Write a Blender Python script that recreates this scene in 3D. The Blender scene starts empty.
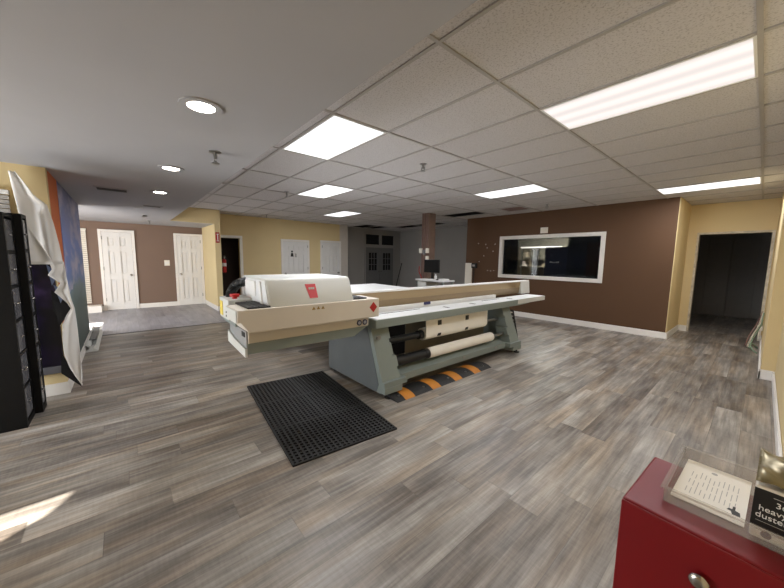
import bpy, bmesh, math, random
from mathutils import Vector, Matrix
random.seed(7)
PI = math.pi
scene = bpy.context.scene
COL = scene.collection

# ------------------------------------------------------------------ materials
def lin(c):
    return tuple(((v / 255) / 12.92 if v / 255 <= 0.04045 else ((v / 255 + 0.055) / 1.055) ** 2.4) for v in c) + (1.0,)

def newmat(name):
    m = bpy.data.materials.new(name); m.use_nodes = True
    nt = m.node_tree; b = nt.nodes['Principled BSDF']
    return m, nt, b

def mat(name, rgb, rough=0.5, metal=0.0, var=0.06, scale=8.0, bump=0.0, stretch=(1, 1, 1), spec=0.5):
    m, nt, b = newmat(name)
    N, L = nt.nodes, nt.links
    tc = N.new('ShaderNodeTexCoord'); mp = N.new('ShaderNodeMapping'); mp.inputs['Scale'].default_value = stretch
    L.new(tc.outputs['Object'], mp.inputs['Vector'])
    no = N.new('ShaderNodeTexNoise'); no.inputs['Scale'].default_value = scale; no.inputs['Detail'].default_value = 4
    L.new(mp.outputs[0], no.inputs['Vector'])
    mx = N.new('ShaderNodeMix'); mx.data_type = 'RGBA'
    c = lin(rgb)
    mx.inputs['A'].default_value = tuple(max(0, v * (1 - var * 2)) for v in c[:3]) + (1,)
    mx.inputs['B'].default_value = tuple(min(1, v * (1 + var * 2)) for v in c[:3]) + (1,)
    L.new(no.outputs['Fac'], mx.inputs['Factor']); L.new(mx.outputs['Result'], b.inputs['Base Color'])
    b.inputs['Roughness'].default_value = rough; b.inputs['Metallic'].default_value = metal
    b.inputs['Specular IOR Level'].default_value = spec
    if bump:
        bp = N.new('ShaderNodeBump'); bp.inputs['Strength'].default_value = bump; bp.inputs['Distance'].default_value = 0.004
        n2 = N.new('ShaderNodeTexNoise'); n2.inputs['Scale'].default_value = scale * 12; n2.inputs['Detail'].default_value = 3
        L.new(mp.outputs[0], n2.inputs['Vector']); L.new(n2.outputs['Fac'], bp.inputs['Height']); L.new(bp.outputs[0], b.inputs['Normal'])
    return m

def emis(name, rgb, s):
    m, nt, b = newmat(name)
    b.inputs['Base Color'].default_value = (0.8, 0.8, 0.8, 1)
    b.inputs['Emission Color'].default_value = lin(rgb); b.inputs['Emission Strength'].default_value = s
    return m

def glassmat(name, rgb=(255, 255, 255), alpha=0.12, rough=0.05, base=None):
    m, nt, b = newmat(name)
    N, L = nt.nodes, nt.links
    out = N['Material Output']
    tr = N.new('ShaderNodeBsdfTransparent'); tr.inputs['Color'].default_value = lin(rgb)
    mix = N.new('ShaderNodeMixShader'); mix.inputs['Fac'].default_value = alpha
    b.inputs['Base Color'].default_value = lin(base or rgb); b.inputs['Roughness'].default_value = rough
    L.new(tr.outputs[0], mix.inputs[1]); L.new(b.outputs[0], mix.inputs[2]); L.new(mix.outputs[0], out.inputs['Surface'])
    return m

def math_node(nt, op, a, b=None):
    n = nt.nodes.new('ShaderNodeMath'); n.operation = op
    for i, v in enumerate((a, b)):
        if v is None: continue
        if isinstance(v, (int, float)): n.inputs[i].default_value = v
        else: nt.links.new(v, n.inputs[i])
    return n.outputs[0]

def plank_mat(name, tones, W=0.182, LEN=1.22, along='Y', rough=0.38, warm=(255, 242, 227)):
    m, nt, b = newmat(name); N, L = nt.nodes, nt.links
    tc = N.new('ShaderNodeTexCoord'); sp = N.new('ShaderNodeSeparateXYZ'); L.new(tc.outputs['Object'], sp.inputs[0])
    u, v = (sp.outputs['X'], sp.outputs['Y']) if along == 'Y' else (sp.outputs['Y'], sp.outputs['X'])
    rowf = math_node(nt, 'DIVIDE', u, W); row = math_node(nt, 'FLOOR', rowf)
    wn = N.new('ShaderNodeTexWhiteNoise'); wn.noise_dimensions = '1D'; L.new(row, wn.inputs['W'])
    vs = math_node(nt, 'ADD', math_node(nt, 'DIVIDE', v, LEN), wn.outputs['Value'])
    colm = math_node(nt, 'FLOOR', vs)
    cid = N.new('ShaderNodeCombineXYZ'); L.new(row, cid.inputs[0]); L.new(colm, cid.inputs[1])
    wn2 = N.new('ShaderNodeTexWhiteNoise'); wn2.noise_dimensions = '2D'; L.new(cid.outputs[0], wn2.inputs['Vector'])
    # grain
    gv = N.new('ShaderNodeCombineXYZ')
    L.new(math_node(nt, 'MULTIPLY', u, 34.0), gv.inputs[0])
    L.new(math_node(nt, 'MULTIPLY', v, 1.7), gv.inputs[1])
    L.new(math_node(nt, 'MULTIPLY', wn2.outputs['Value'], 37.0), gv.inputs[2])
    g = N.new('ShaderNodeTexNoise'); g.inputs['Scale'].default_value = 1.0; g.inputs['Detail'].default_value = 7; g.inputs['Roughness'].default_value = 0.68
    L.new(gv.outputs[0], g.inputs['Vector'])
    gv2 = N.new('ShaderNodeCombineXYZ')
    L.new(math_node(nt, 'MULTIPLY', u, 6.0), gv2.inputs[0]); L.new(math_node(nt, 'MULTIPLY', v, 1.6), gv2.inputs[1])
    L.new(math_node(nt, 'MULTIPLY', wn2.outputs['Value'], 11.0), gv2.inputs[2])
    g2 = N.new('ShaderNodeTexNoise'); g2.inputs['Scale'].default_value = 1.0; g2.inputs['Detail'].default_value = 3
    L.new(gv2.outputs[0], g2.inputs['Vector'])
    # fine saw marks across the plank
    gv3 = N.new('ShaderNodeCombineXYZ')
    L.new(math_node(nt, 'MULTIPLY', u, 9.0), gv3.inputs[0]); L.new(math_node(nt, 'MULTIPLY', v, 60.0), gv3.inputs[1])
    g3 = N.new('ShaderNodeTexNoise'); g3.inputs['Scale'].default_value = 1.0; g3.inputs['Detail'].default_value = 2
    L.new(gv3.outputs[0], g3.inputs['Vector'])
    s = math_node(nt, 'ADD', math_node(nt, 'MULTIPLY', g.outputs['Fac'], 0.95), math_node(nt, 'MULTIPLY', wn2.outputs['Value'], 0.22))
    s = math_node(nt, 'ADD', s, math_node(nt, 'MULTIPLY', g2.outputs['Fac'], 0.75))
    s = math_node(nt, 'ADD', s, math_node(nt, 'MULTIPLY', g3.outputs['Fac'], 0.15))
    s = math_node(nt, 'SUBTRACT', s, 0.52)
    cr = N.new('ShaderNodeValToRGB'); L.new(s, cr.inputs[0])
    e = cr.color_ramp.elements
    e[0].position = 0.10; e[0].color = lin(tones[0]); e[1].position = 0.92; e[1].color = lin(tones[3])
    a = cr.color_ramp.elements.new(0.38); a.color = lin(tones[1])
    a = cr.color_ramp.elements.new(0.62); a.color = lin(tones[2])
    # seams
    fu = math_node(nt, 'FRACT', rowf); fv = math_node(nt, 'FRACT', vs)
    su = math_node(nt, 'LESS_THAN', fu, 0.018); sv = math_node(nt, 'LESS_THAN', fv, 0.003)
    seam = math_node(nt, 'MAXIMUM', su, sv)
    mx = N.new('ShaderNodeMix'); mx.data_type = 'RGBA'
    L.new(math_node(nt, 'MULTIPLY', seam, 0.32), mx.inputs['Factor']); hn = N.new('ShaderNodeTexNoise'); hn.inputs['Scale'].default_value = 1.0; hn.inputs['Detail'].default_value = 3
    gv4 = N.new('ShaderNodeCombineXYZ'); L.new(math_node(nt, 'MULTIPLY', u, 7.0), gv4.inputs[0]); L.new(math_node(nt, 'MULTIPLY', v, 0.9), gv4.inputs[1])
    L.new(math_node(nt, 'MULTIPLY', wn2.outputs['Value'], 23.0), gv4.inputs[2]); L.new(gv4.outputs[0], hn.inputs['Vector'])
    tn = N.new('ShaderNodeMix'); tn.data_type = 'RGBA'; tn.blend_type = 'MULTIPLY'
    hr = N.new('ShaderNodeMapRange'); L.new(hn.outputs['Fac'], hr.inputs[0]); hr.inputs['From Min'].default_value = .42; hr.inputs['From Max'].default_value = .66; hr.inputs['To Max'].default_value = 1.0
    L.new(hr.outputs[0], tn.inputs['Factor']); L.new(cr.outputs[0], tn.inputs['A']); tn.inputs['B'].default_value = lin(warm)
    L.new(tn.outputs['Result'], mx.inputs['A']); mx.inputs['B'].default_value = lin((50, 46, 44))
    L.new(mx.outputs['Result'], b.inputs['Base Color'])
    r = N.new('ShaderNodeMapRange'); L.new(g.outputs['Fac'], r.inputs[0]); r.inputs['To Min'].default_value = rough - 0.08; r.inputs['To Max'].default_value = rough + 0.12
    L.new(r.outputs[0], b.inputs['Roughness'])
    bp = N.new('ShaderNodeBump'); bp.inputs['Strength'].default_value = 0.12; bp.inputs['Distance'].default_value = 0.003
    L.new(math_node(nt, 'SUBTRACT', g.outputs['Fac'], math_node(nt, 'MULTIPLY', seam, 0.6)), bp.inputs['Height']); L.new(bp.outputs[0], b.inputs['Normal'])
    return m

def tile_mat():
    m, nt, b = newmat('acoustic_tile'); N, L = nt.nodes, nt.links
    tc = N.new('ShaderNodeTexCoord')
    n1 = N.new('ShaderNodeTexNoise'); n1.inputs['Scale'].default_value = 90; n1.inputs['Detail'].default_value = 2; L.new(tc.outputs['Object'], n1.inputs['Vector'])
    vo = N.new('ShaderNodeTexVoronoi'); vo.inputs['Scale'].default_value = 45; L.new(tc.outputs['Object'], vo.inputs['Vector'])
    cr = N.new('ShaderNodeValToRGB'); L.new(n1.outputs['Fac'], cr.inputs[0])
    cr.color_ramp.elements[0].position = 0.30; cr.color_ramp.elements[0].color = lin((172, 168, 167))
    cr.color_ramp.elements[1].position = 0.48; cr.color_ramp.elements[1].color = lin((206, 203, 203))
    L.new(cr.outputs[0], b.inputs['Base Color']); b.inputs['Roughness'].default_value = 0.9
    bp = N.new('ShaderNodeBump'); bp.inputs['Strength'].default_value = 0.25; bp.inputs['Distance'].default_value = 0.004
    L.new(vo.outputs['Distance'], bp.inputs['Height']); L.new(bp.outputs[0], b.inputs['Normal'])
    return m

def mural_mat():
    m, nt, b = newmat('sky_mural'); N, L = nt.nodes, nt.links
    tc = N.new('ShaderNodeTexCoord'); sp = N.new('ShaderNodeSeparateXYZ'); L.new(tc.outputs['Object'], sp.inputs[0])
    mp = N.new('ShaderNodeMapping'); mp.inputs['Scale'].default_value = (.38, 1, 1); L.new(tc.outputs['Object'], mp.inputs['Vector'])
    no = N.new('ShaderNodeTexNoise'); no.inputs['Scale'].default_value = 1.9; no.inputs['Detail'].default_value = 6
    L.new(mp.outputs[0], no.inputs['Vector'])
    h = math_node(nt, 'ADD', math_node(nt, 'DIVIDE', sp.outputs['Z'], 2.4), math_node(nt, 'MULTIPLY', math_node(nt, 'SUBTRACT', no.outputs['Fac'], 0.5), 0.35))
    cr = N.new('ShaderNodeValToRGB'); L.new(h, cr.inputs[0]); E = cr.color_ramp.elements
    E[0].position = 0.0; E[0].color = lin((40, 56, 54)); E[1].position = 1.0; E[1].color = lin((112, 116, 156))
    for p, c in ((0.3, (62, 92, 92)), (0.42, (98, 128, 136)), (0.5, (98, 128, 184)), (0.68, (104, 132, 206)), (0.85, (124, 134, 186))):
        a = E.new(p); a.color = lin(c)
    n2 = N.new('ShaderNodeTexNoise'); n2.inputs['Scale'].default_value = 2.6; n2.inputs['Detail'].default_value = 7; L.new(mp.outputs[0], n2.inputs['Vector'])
    c2 = N.new('ShaderNodeValToRGB'); L.new(n2.outputs['Fac'], c2.inputs[0]); c2.color_ramp.elements[0].position = 0.47; c2.color_ramp.elements[1].position = 0.62
    up = math_node(nt, 'MULTIPLY', c2.outputs[0], math_node(nt, 'GREATER_THAN', h, 0.45))
    mx = N.new('ShaderNodeMix'); mx.data_type = 'RGBA'; L.new(math_node(nt, 'MULTIPLY', up, 0.8), mx.inputs['Factor'])
    L.new(cr.outputs[0], mx.inputs['A']); mx.inputs['B'].default_value = lin((196, 188, 208))
    L.new(mx.outputs['Result'], b.inputs['Base Color']); b.inputs['Roughness'].default_value = 0.55
    return m

def galaxy_mat():
    m, nt, b = newmat('galaxy_print'); N, L = nt.nodes, nt.links
    tc = N.new('ShaderNodeTexCoord')
    no = N.new('ShaderNodeTexNoise'); no.inputs['Scale'].default_value = 4.0; no.inputs['Detail'].default_value = 6; L.new(tc.outputs['Object'], no.inputs['Vector'])
    cr = N.new('ShaderNodeValToRGB'); L.new(no.outputs['Fac'], cr.inputs[0]); E = cr.color_ramp.elements
    E[0].position = 0.42; E[0].color = lin((14, 12, 22)); E[1].position = 0.85; E[1].color = lin((84, 64, 104))
    a = E.new(0.55); a.color = lin((30, 20, 46))
    L.new(cr.outputs[0], b.inputs['Base Color']); b.inputs['Roughness'].default_value = 0.35
    return m

M = {}
M['floor'] = plank_mat('vinyl_plank', ((60, 55, 52), (110, 104, 98), (148, 142, 134), (192, 186, 178)))
M['floor_alcove'] = plank_mat('vinyl_plank_alcove', ((120, 118, 122), (150, 148, 152), (166, 164, 168), (186, 184, 188)), along='X', rough=0.42, warm=(250, 250, 255))
M['tile'] = tile_mat()
M['grid'] = mat('ceiling_grid_paint', (172, 168, 165), 0.6, var=0.03)
M['soffit'] = mat('soffit_paint', (166, 165, 167), 0.8, var=0.03, scale=2)
M['yellow'] = mat('yellow_wall_paint', (221, 200, 152), 0.75, var=0.03, scale=1.5, bump=0.1)
M['brown'] = mat('brown_wall_paint', (90, 62, 38), 0.7, var=0.04, scale=1.5, bump=0.1)
M['brown_alcove'] = mat('brown_wall_paint_alcove', (122, 100, 86), 0.7, var=0.04, scale=1.5)  # same brown paint, made lighter for the daylight in the alcove
M['graywall'] = mat('gray_wall_paint', (158, 155, 150), 0.8, var=0.04, scale=1.5)
M['orange'] = mat('orange_wall_paint', (204, 106, 52), 0.7, var=0.04)
M['trim'] = mat('white_trim_paint', (236, 232, 226), 0.45, var=0.03)
M['door'] = mat('white_door_paint', (228, 226, 222), 0.45, var=0.02)
M['grey_door'] = mat('grey_door_paint', (112, 112, 112), 0.5, var=0.03)
M['dark_door'] = mat('charcoal_door_paint', (124, 117, 108), 0.6, var=0.05)
M['rawjamb'] = mat('raw_drywall_jamb', (206, 196, 178), 0.9, var=0.25, scale=14)
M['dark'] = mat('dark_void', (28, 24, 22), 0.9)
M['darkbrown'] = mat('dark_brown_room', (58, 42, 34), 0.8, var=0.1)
M['chrome'] = mat('brushed_nickel', (190, 188, 184), 0.25, 1.0, var=0.03)
M['steel'] = mat('steel', (150, 150, 148), 0.3, 1.0, var=0.04)
M['black'] = mat('black_plastic', (20, 20, 21), 0.45, var=0.1)
M['black_cab'] = mat('black_laminate', (10, 10, 11), 0.55, var=0.1, spec=0.25)
M['rubber'] = mat('black_rubber', (24, 22, 21), 0.6, var=0.15, scale=20)
M['smoke'] = mat('smoke_grey_drawer', (108, 108, 112), 0.25, var=0.12, scale=6)
M['clear'] = glassmat('clear_acrylic', (246, 244, 242), 0.17, 0.10, (214, 212, 208))
M['pane'] = glassmat('window_glass', (225, 228, 230), 0.25, 0.03, (6, 6, 6))
M['darkpane'] = mat('dark_glass', (18, 18, 20), 0.12)
M['cream'] = mat('cream_powder_coat', (214, 205, 192), 0.45, var=0.03, scale=3)
M['hood'] = mat('light_grey_hood_paint', (208, 209, 204), 0.42, var=0.02, scale=3)
M['grey_green'] = mat('grey_green_powder_coat', (130, 139, 134), 0.45, var=0.03, scale=3)
M['slate'] = mat('blue_grey_panel_paint', (96, 101, 102), 0.45, var=0.10, scale=3)
M['plategrey'] = mat('mid_grey_plate', (150, 150, 150), 0.5)
M['pale'] = mat('pale_grey_wall_paint', (204, 196, 186), 0.8, var=0.03)
M['table'] = mat('pale_table_metal', (226, 228, 228), 0.35, 0.0, var=0.03)
M['bronze'] = mat('satin_bronze_metal', (172, 150, 116), 0.35, 0.5, var=0.08, scale=2, stretch=(1, .3, 6))  # reflection of tan wall and floor painted into the beam metal
M['bronze_dark'] = mat('satin_bronze_metal_lower', (146, 126, 98), 0.35, 0.5, var=0.10, scale=2, stretch=(1, .3, 6))  # darker copy for the dim reflection on the lower face
M['white'] = mat('white_plastic', (236, 236, 234), 0.4, var=0.02)
M['paper'] = mat('white_paper', (238, 233, 222), 0.7, var=0.02)
M['backpanel'] = mat('brown_grey_panel', (134, 126, 114), 0.6, var=0.06)
M['red'] = mat('red_gloss_paint', (122, 12, 22), 0.34, var=0.05, scale=4)
M['redplastic'] = mat('red_plastic', (176, 30, 30), 0.4, var=0.05)
M['redlabel'] = mat('red_label', (196, 52, 58), 0.45, var=0.05)
M['yellow_paint'] = mat('yellow_safety_paint', (188, 120, 32), 0.6, var=0.10, scale=12)
M['yellow_sticker'] = mat('yellow_sticker', (222, 200, 90), 0.5)
M['ochre'] = mat('ochre_warning_sticker', (150, 120, 50), 0.5)
M['blue_white'] = mat('pale_blue_sticker', (190, 196, 214), 0.5)
M['navy'] = mat('navy_ink', (40, 40, 90), 0.5)
M['fabric'] = mat('white_banner_vinyl', (232, 230, 227), 0.7, var=0.03, scale=3)
M['fabric_back'] = mat('black_banner_lining', (18, 18, 22), 0.7)
M['bluefab'] = mat('blue_banner_print', (110, 124, 156), 0.6, var=0.15)
M['galaxy'] = galaxy_mat()
M['mural'] = mural_mat()
M['blind'] = mat('white_blind', (232, 226, 214), 0.6, var=0.03)
M['raw'] = mat('raw_plaster_column', (132, 110, 98), 0.85, var=0.16, scale=5, bump=0.3)
M['conduit'] = mat('painted_conduit', (120, 92, 84), 0.6, var=0.1)
M['switch'] = mat('switch_plastic', (236, 230, 216), 0.5, var=0.01)
M['olive'] = mat('foil_wrap', (128, 116, 84), 0.28, 0.4, var=0.25, scale=30)
M['troffer'] = emis('troffer_diffuser', (248, 250, 255), 1.25)
def banded():
    m, nt, b = newmat('troffer_diffuser_three_tubes'); N, L = nt.nodes, nt.links
    tc = N.new('ShaderNodeTexCoord'); sp = N.new('ShaderNodeSeparateXYZ'); L.new(tc.outputs['Object'], sp.inputs[0])
    ph = math_node(nt, 'MULTIPLY', sp.outputs['Y'], 2 * PI * 3 / .55)
    wv = math_node(nt, 'ADD', math_node(nt, 'MULTIPLY', math_node(nt, 'COSINE', ph), .5), .5)
    no = N.new('ShaderNodeTexNoise'); no.inputs['Scale'].default_value = 2.0; L.new(tc.outputs['Object'], no.inputs['Vector'])
    mr = N.new('ShaderNodeMapRange'); L.new(wv, mr.inputs[0]); mr.inputs['To Min'].default_value = .76; mr.inputs['To Max'].default_value = .95
    b.inputs['Base Color'].default_value = (.1, .1, .1, 1); b.inputs['Emission Color'].default_value = lin((255, 247, 243)); L.new(mr.outputs[0], b.inputs['Emission Strength'])
    return m
M['troffer_bands'] = banded()
M['can'] = emis('downlight_lens', (255, 246, 232), 40.0)
M['ink'] = mat('grey_ink', (176, 172, 166), 0.7)
M['cardboard'] = mat('carton_white', (222, 214, 200), 0.6, var=0.03)
M['dullgreen'] = mat('green_wire', (120, 140, 116), 0.6)
M['screen'] = mat('monitor_screen', (5, 5, 6), 0.5, spec=0.2)
M['poster'] = mat('dark_blue_poster', (36, 42, 62), 0.5, var=0.2, scale=3)
M['shopwall'] = mat('back_room_wall', (120, 116, 104), 0.8, var=0.05)
M['shopstrip'] = emis('shelf_strip_light', (255, 244, 220), 1.2)
M['mixed'] = mat('shelf_goods', (150, 138, 120), 0.6, var=0.5, scale=16)

# ------------------------------------------------------------------ mesh building
class MB:
    def __init__(self, off=(0, 0, 0)):
        self.bm = bmesh.new(); self.off = Vector(off)
    def _add(self, verts, faces):
        vs = [self.bm.verts.new(Vector(v) - self.off) for v in verts]
        for f in faces:
            try: self.bm.faces.new([vs[i] for i in f])
            except ValueError: pass
        return vs
    def box(self, x0, y0, z0, x1, y1, z1, bev=0.0, seg=2):
        x0, x1 = sorted((x0, x1)); y0, y1 = sorted((y0, y1)); z0, z1 = sorted((z0, z1))
        vs = self._add([(x0, y0, z0), (x1, y0, z0), (x1, y1, z0), (x0, y1, z0), (x0, y0, z1), (x1, y0, z1), (x1, y1, z1), (x0, y1, z1)],
                  [(0, 3, 2, 1), (4, 5, 6, 7), (0, 1, 5, 4), (1, 2, 6, 5), (2, 3, 7, 6), (3, 0, 4, 7)])
        if bev:
            es = list({e for v in vs for e in v.link_edges})
            bmesh.ops.bevel(self.bm, geom=es, offset=bev, segments=seg, profile=0.5, affect='EDGES')
        return self
    def prism(self, pts, axis, a, b, bev=0.0):
        """pts: 2-D outline in the two other axes (x: (y,z); y: (x,z); z: (x,y))"""
        def P(p, t):
            return {'x': (t, p[0], p[1]), 'y': (p[0], t, p[1]), 'z': (p[0], p[1], t)}[axis]
        n = len(pts)
        vs = self._add([P(p, a) for p in pts] + [P(p, b) for p in pts],
                  [tuple(range(n)), tuple(range(2 * n - 1, n - 1, -1))] + [(i, (i + 1) % n, n + (i + 1) % n, n + i) for i in range(n)])
        if bev:
            es = list({e for v in vs for e in v.link_edges})
            bmesh.ops.bevel(self.bm, geom=es, offset=bev, segments=2, profile=0.5, affect='EDGES')
        return self
    def cyl(self, p0, p1, r, seg=20, r2=None, cap=True):
        p0, p1 = Vector(p0), Vector(p1); r2 = r if r2 is None else r2
        d = (p1 - p0).normalized(); a = d.orthogonal().normalized(); b = d.cross(a)
        ring = lambda p, q: [p + (a * math.cos(2 * PI * i / seg) + b * math.sin(2 * PI * i / seg)) * q for i in range(seg)]
        f = [(i, (i + 1) % seg, seg + (i + 1) % seg, seg + i) for i in range(seg)]
        if cap: f += [tuple(range(seg))[::-1], tuple(range(seg, 2 * seg))]
        self._add(ring(p0, r) + ring(p1, r2), f)
        return self
    def tube(self, pts, r, seg=10, radii=None):
        pts = [Vector(p) for p in pts]; n = len(pts); vs = []; prev = None
        for i, p in enumerate(pts):
            t = (pts[min(i + 1, n - 1)] - pts[max(i - 1, 0)]).normalized()
            if prev is None: a = t.orthogonal().normalized()
            else:
                a = prev - t * prev.dot(t); a = a.normalized() if a.length > 1e-6 else t.orthogonal().normalized()
            prev = a; b = t.cross(a); rr = radii[i] if radii else r
            vs += [p + (a * math.cos(2 * PI * k / seg) + b * math.sin(2 * PI * k / seg)) * rr for k in range(seg)]
        f = [(i * seg + k, i * seg + (k + 1) % seg, (i + 1) * seg + (k + 1) % seg, (i + 1) * seg + k) for i in range(n - 1) for k in range(seg)]
        f += [tuple(range(seg))[::-1], tuple(range((n - 1) * seg, n * seg))]
        self._add(vs, f); return self
    def ring(self, c, axis, r0, r1, h, seg=28):
        c = Vector(c); ax = Vector(axis).normalized(); a = ax.orthogonal().normalized(); b = ax.cross(a)
        vs = []
        for k in range(seg):
            d = a * math.cos(2 * PI * k / seg) + b * math.sin(2 * PI * k / seg)
            vs += [c + d * r0, c + d * r1, c + d * (r1 * .985) + ax * h, c + d * r0 + ax * h]
        f = []
        for k in range(seg):
            i, j = 4 * k, 4 * ((k + 1) % seg)
            for q in range(4): f.append((i + q, j + q, j + (q + 1) % 4, i + (q + 1) % 4))
        self._add(vs, f); return self
    def ball(self, c, r, sx=1, sy=1, sz=1, seg=16):
        mtx = Matrix.Translation(Vector(c) - self.off) @ Matrix.Diagonal((sx * r, sy * r, sz * r, 1))
        bmesh.ops.create_uvsphere(self.bm, u_segments=seg, v_segments=seg // 2, radius=1.0, matrix=mtx); return self
    def grid(self, fn, nu, nv):
        vs = [fn(i / nu, j / nv) for j in range(nv + 1) for i in range(nu + 1)]
        f = [(j * (nu + 1) + i, j * (nu + 1) + i + 1, (j + 1) * (nu + 1) + i + 1, (j + 1) * (nu + 1) + i) for j in range(nv) for i in range(nu)]
        self._add(vs, f); return self
    def build(self, name, m, parent=None, smooth=False, loc=None, solid=0):
        bmesh.ops.recalc_face_normals(self.bm, faces=self.bm.faces[:])
        me = bpy.data.meshes.new(name); self.bm.to_mesh(me); self.bm.free()
        ob = bpy.data.objects.new(name, me); COL.objects.link(ob)
        me.materials.append(M[m] if isinstance(m, str) else m)
        if smooth:
            for p in me.polygons: p.use_smooth = True
            try: me.set_sharp_from_angle(angle=math.radians(38))
            except Exception: pass
        if parent is not None: ob.parent = parent
        else: ob.location = self.off if loc is None else loc
        if solid:
            s = ob.modifiers.new('thickness', 'SOLIDIFY'); s.thickness = solid
        return ob

def tag(o, label, cat, group=None):
    o['label'] = label; o['category'] = cat
    if group: o['group'] = group
    return o
def thing(name, label, cat, loc, group=None, rz=0):
    o = bpy.data.objects.new(name, None); COL.objects.link(o); o.location = loc; o.rotation_euler = (0, 0, rz)
    o.empty_display_size = 0.1
    return tag(o, label, cat, group)
def sroot(name, loc):
    o = bpy.data.objects.new(name, None); COL.objects.link(o); o.location = loc; o['kind'] = 'structure'; return o
def struct(o):
    o['kind'] = 'structure'; return o
def copy_tree(root, loc, label=None):
    r = root.copy(); COL.objects.link(r); r.location = loc
    if label: r['label'] = label
    for ch in list(root.children):
        c = ch.copy(); COL.objects.link(c); c.parent = r
        for g in ch.children:
            d = g.copy(); COL.objects.link(d); d.parent = c
    return r
def text_mesh(name, body, size, m, parent, loc, rot, depth=0.0006):
    cu = bpy.data.curves.new(name + '_curve', 'FONT'); cu.body = body; cu.size = size; cu.extrude = depth
    tmp = bpy.data.objects.new(name + '_tmp', cu); COL.objects.link(tmp)
    bpy.context.view_layer.update()
    me = bpy.data.meshes.new_from_object(tmp.evaluated_get(bpy.context.evaluated_depsgraph_get()))
    bpy.data.objects.remove(tmp)
    ob = bpy.data.objects.new(name, me); COL.objects.link(ob); me.materials.clear(); me.materials.append(M[m])
    ob.parent = parent; ob.location = loc; ob.rotation_euler = rot
    return ob

def area(name, loc, rot, sx, sy, power, col=(1, 1, 1)):
    l = bpy.data.lights.new(name, 'AREA'); l.shape = 'RECTANGLE'; l.size = sx; l.size_y = sy; l.energy = power; l.color = col
    o = bpy.data.objects.new(name, l); COL.objects.link(o); o.location = loc; o.rotation_euler = rot; return o

# ------------------------------------------------------------------ room shell
H, HS = 2.735, 2.36           # tile ceiling and lower drywall ceiling
XL, XY, XR = -11.4, -10.43, 0.22   # alcove wall, yellow wall, right wall
YB, YG, YS, YF = 8.08, 9.75, .955, -3.0

struct(MB().box(-7.85, YF - .1, -.1, XR, 14, 0).box(XY - .5, 1.93, -.1, -7.85, 14, 0).build('floor', 'floor'))
struct(MB().box(XL - .1, YF - .1, -.1, -7.85, 1.93, 0).box(-11.5, 1.93, -.1, XY - .5, 14, 0).build('floor_alcove', 'floor_alcove'))
struct(MB().box(-7.875, -.54, 0, -7.83, 1.93, .008).build('trim_1', 'grey_door'))

# suspended tile ceiling, with a few tiles missing over the unlit end
gx = lambda k: -.13 - 1.19 * k
gy = lambda j: 2.06 + .61 * j
missing = {(4, 8), (8, 9), (8, 8), (7, 10), (6, 10)}
b = MB()
for k in range(-1, 10):
    for j in range(-2, 13):
        if (k, j) in missing: continue
        x1, x0 = min(gx(k), XR), max(gx(k + 1), -11.0)
        y0, y1 = max(gy(j), YS), min(gy(j + 1), YG + .05)
        if x1 > x0 and y1 > y0: b.box(x0, y0, H, x1, y1, H + .015)
struct(b.build('ceiling', 'tile'))
b = MB()
for k in range(0, 10): b.box(gx(k) - .012, YS, H - .010, gx(k) + .012, YG, H + .004)
for j in range(-1, 13):
    if gy(j) < YG: b.box(-11.0, gy(j) - .012, H - .0095, XR, gy(j) + .012, H + .0035)
struct(b.build('ceiling_grid', 'grid'))
struct(MB().box(-11.6, YS, H + .5, XR + .4, 14.2, H + .55).box(-11.6, 13.3, 0, XR + .4, 13.4, H + .5).box(-11.6, 2.07, 0, -11.55, 13.3, H + .5).box(XR + .35, YF, 0, XR + .4, 13.3, H + .5).build('ceiling_slab', 'dark'))
# drywall soffit ceiling, its step up and the header over the alcove
struct(MB().box(XL, YF, HS, XR, YS, H + .5).box(XL, YS, HS, -9.65, 1.93, H + .5).build('ceiling_soffit', 'soffit'))
struct(MB().box(-9.65, YS, HS - .002, -9.638, 2.07, H).build('trim_2', 'yellow'))

struct(MB().box(XL - .1, YF - .1, 0, XL, 2.07, HS + .02).build('wall_alcove', 'brown_alcove'))
struct(MB().box(XL, 1.93, 0, -9.65, 2.07, H).build('wall_partition', 'yellow'))
# yellow wall with the dark doorway
struct(MB().box(XY - .12, 2.745, 0, XY, 6.27, H).build('wall_left', 'yellow'))
struct(MB().box(XY - .12, 2.225, 2.045, XY, 2.745, H).build('wall_left_lintel', 'yellow'))
struct(MB().box(XY - .12, 2.07, 0, XY, 2.225, H).build('wall_left_jamb', 'yellow'))
struct(MB().box(XY - .12, 6.27, 0, XY + .004, 6.62, H).box(-10.9, 6.5, 0, XY - .12, 6.62, H).build('wall_end', 'pale'))
struct(MB().box(-11.02, 6.62, 0, -10.9, YG, H).build('wall_unlit', 'graywall'))
struct(MB().box(-11.02, YG, 0, -5.9, YG + .12, H).box(-5.98, YB + .12, 0, -5.86, YG, H).build('wall_rear', 'graywall'))
# brown wall with its interior window
WX0, WX1, WZ0, WZ1 = -4.77, -2.37, 1.098, 2.08
b = MB()
b.box(-5.98, YB, 0, WX0, YB + .12, H).box(WX1, YB, 0, -1.14, YB + .12, H).box(WX0, YB, 0, WX1, YB + .12, WZ0).box(WX0, YB, WZ1, WX1, YB + .12, H)
struct(b.build('wall_back', 'brown'))
struct(MB().box(-1.14, YB, 0, -1.13, 9.4, H).box(-1.25, YB + .12, 0, -1.14, 9.52, H)
       .box(-1.14, 9.4, 0, -.955, 9.52, H).box(-.955, 9.4, 2.105, .05, 9.52, H).box(.05, 9.4, 0, .34, 9.52, H).build('wall_doorway', 'yellow'))
struct(MB().box(.1, 6.3, 0, .34, 9.4, H).box(XR, YF, 0, .34, 6.3, H).build('wall_right', 'yellow'))
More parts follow.
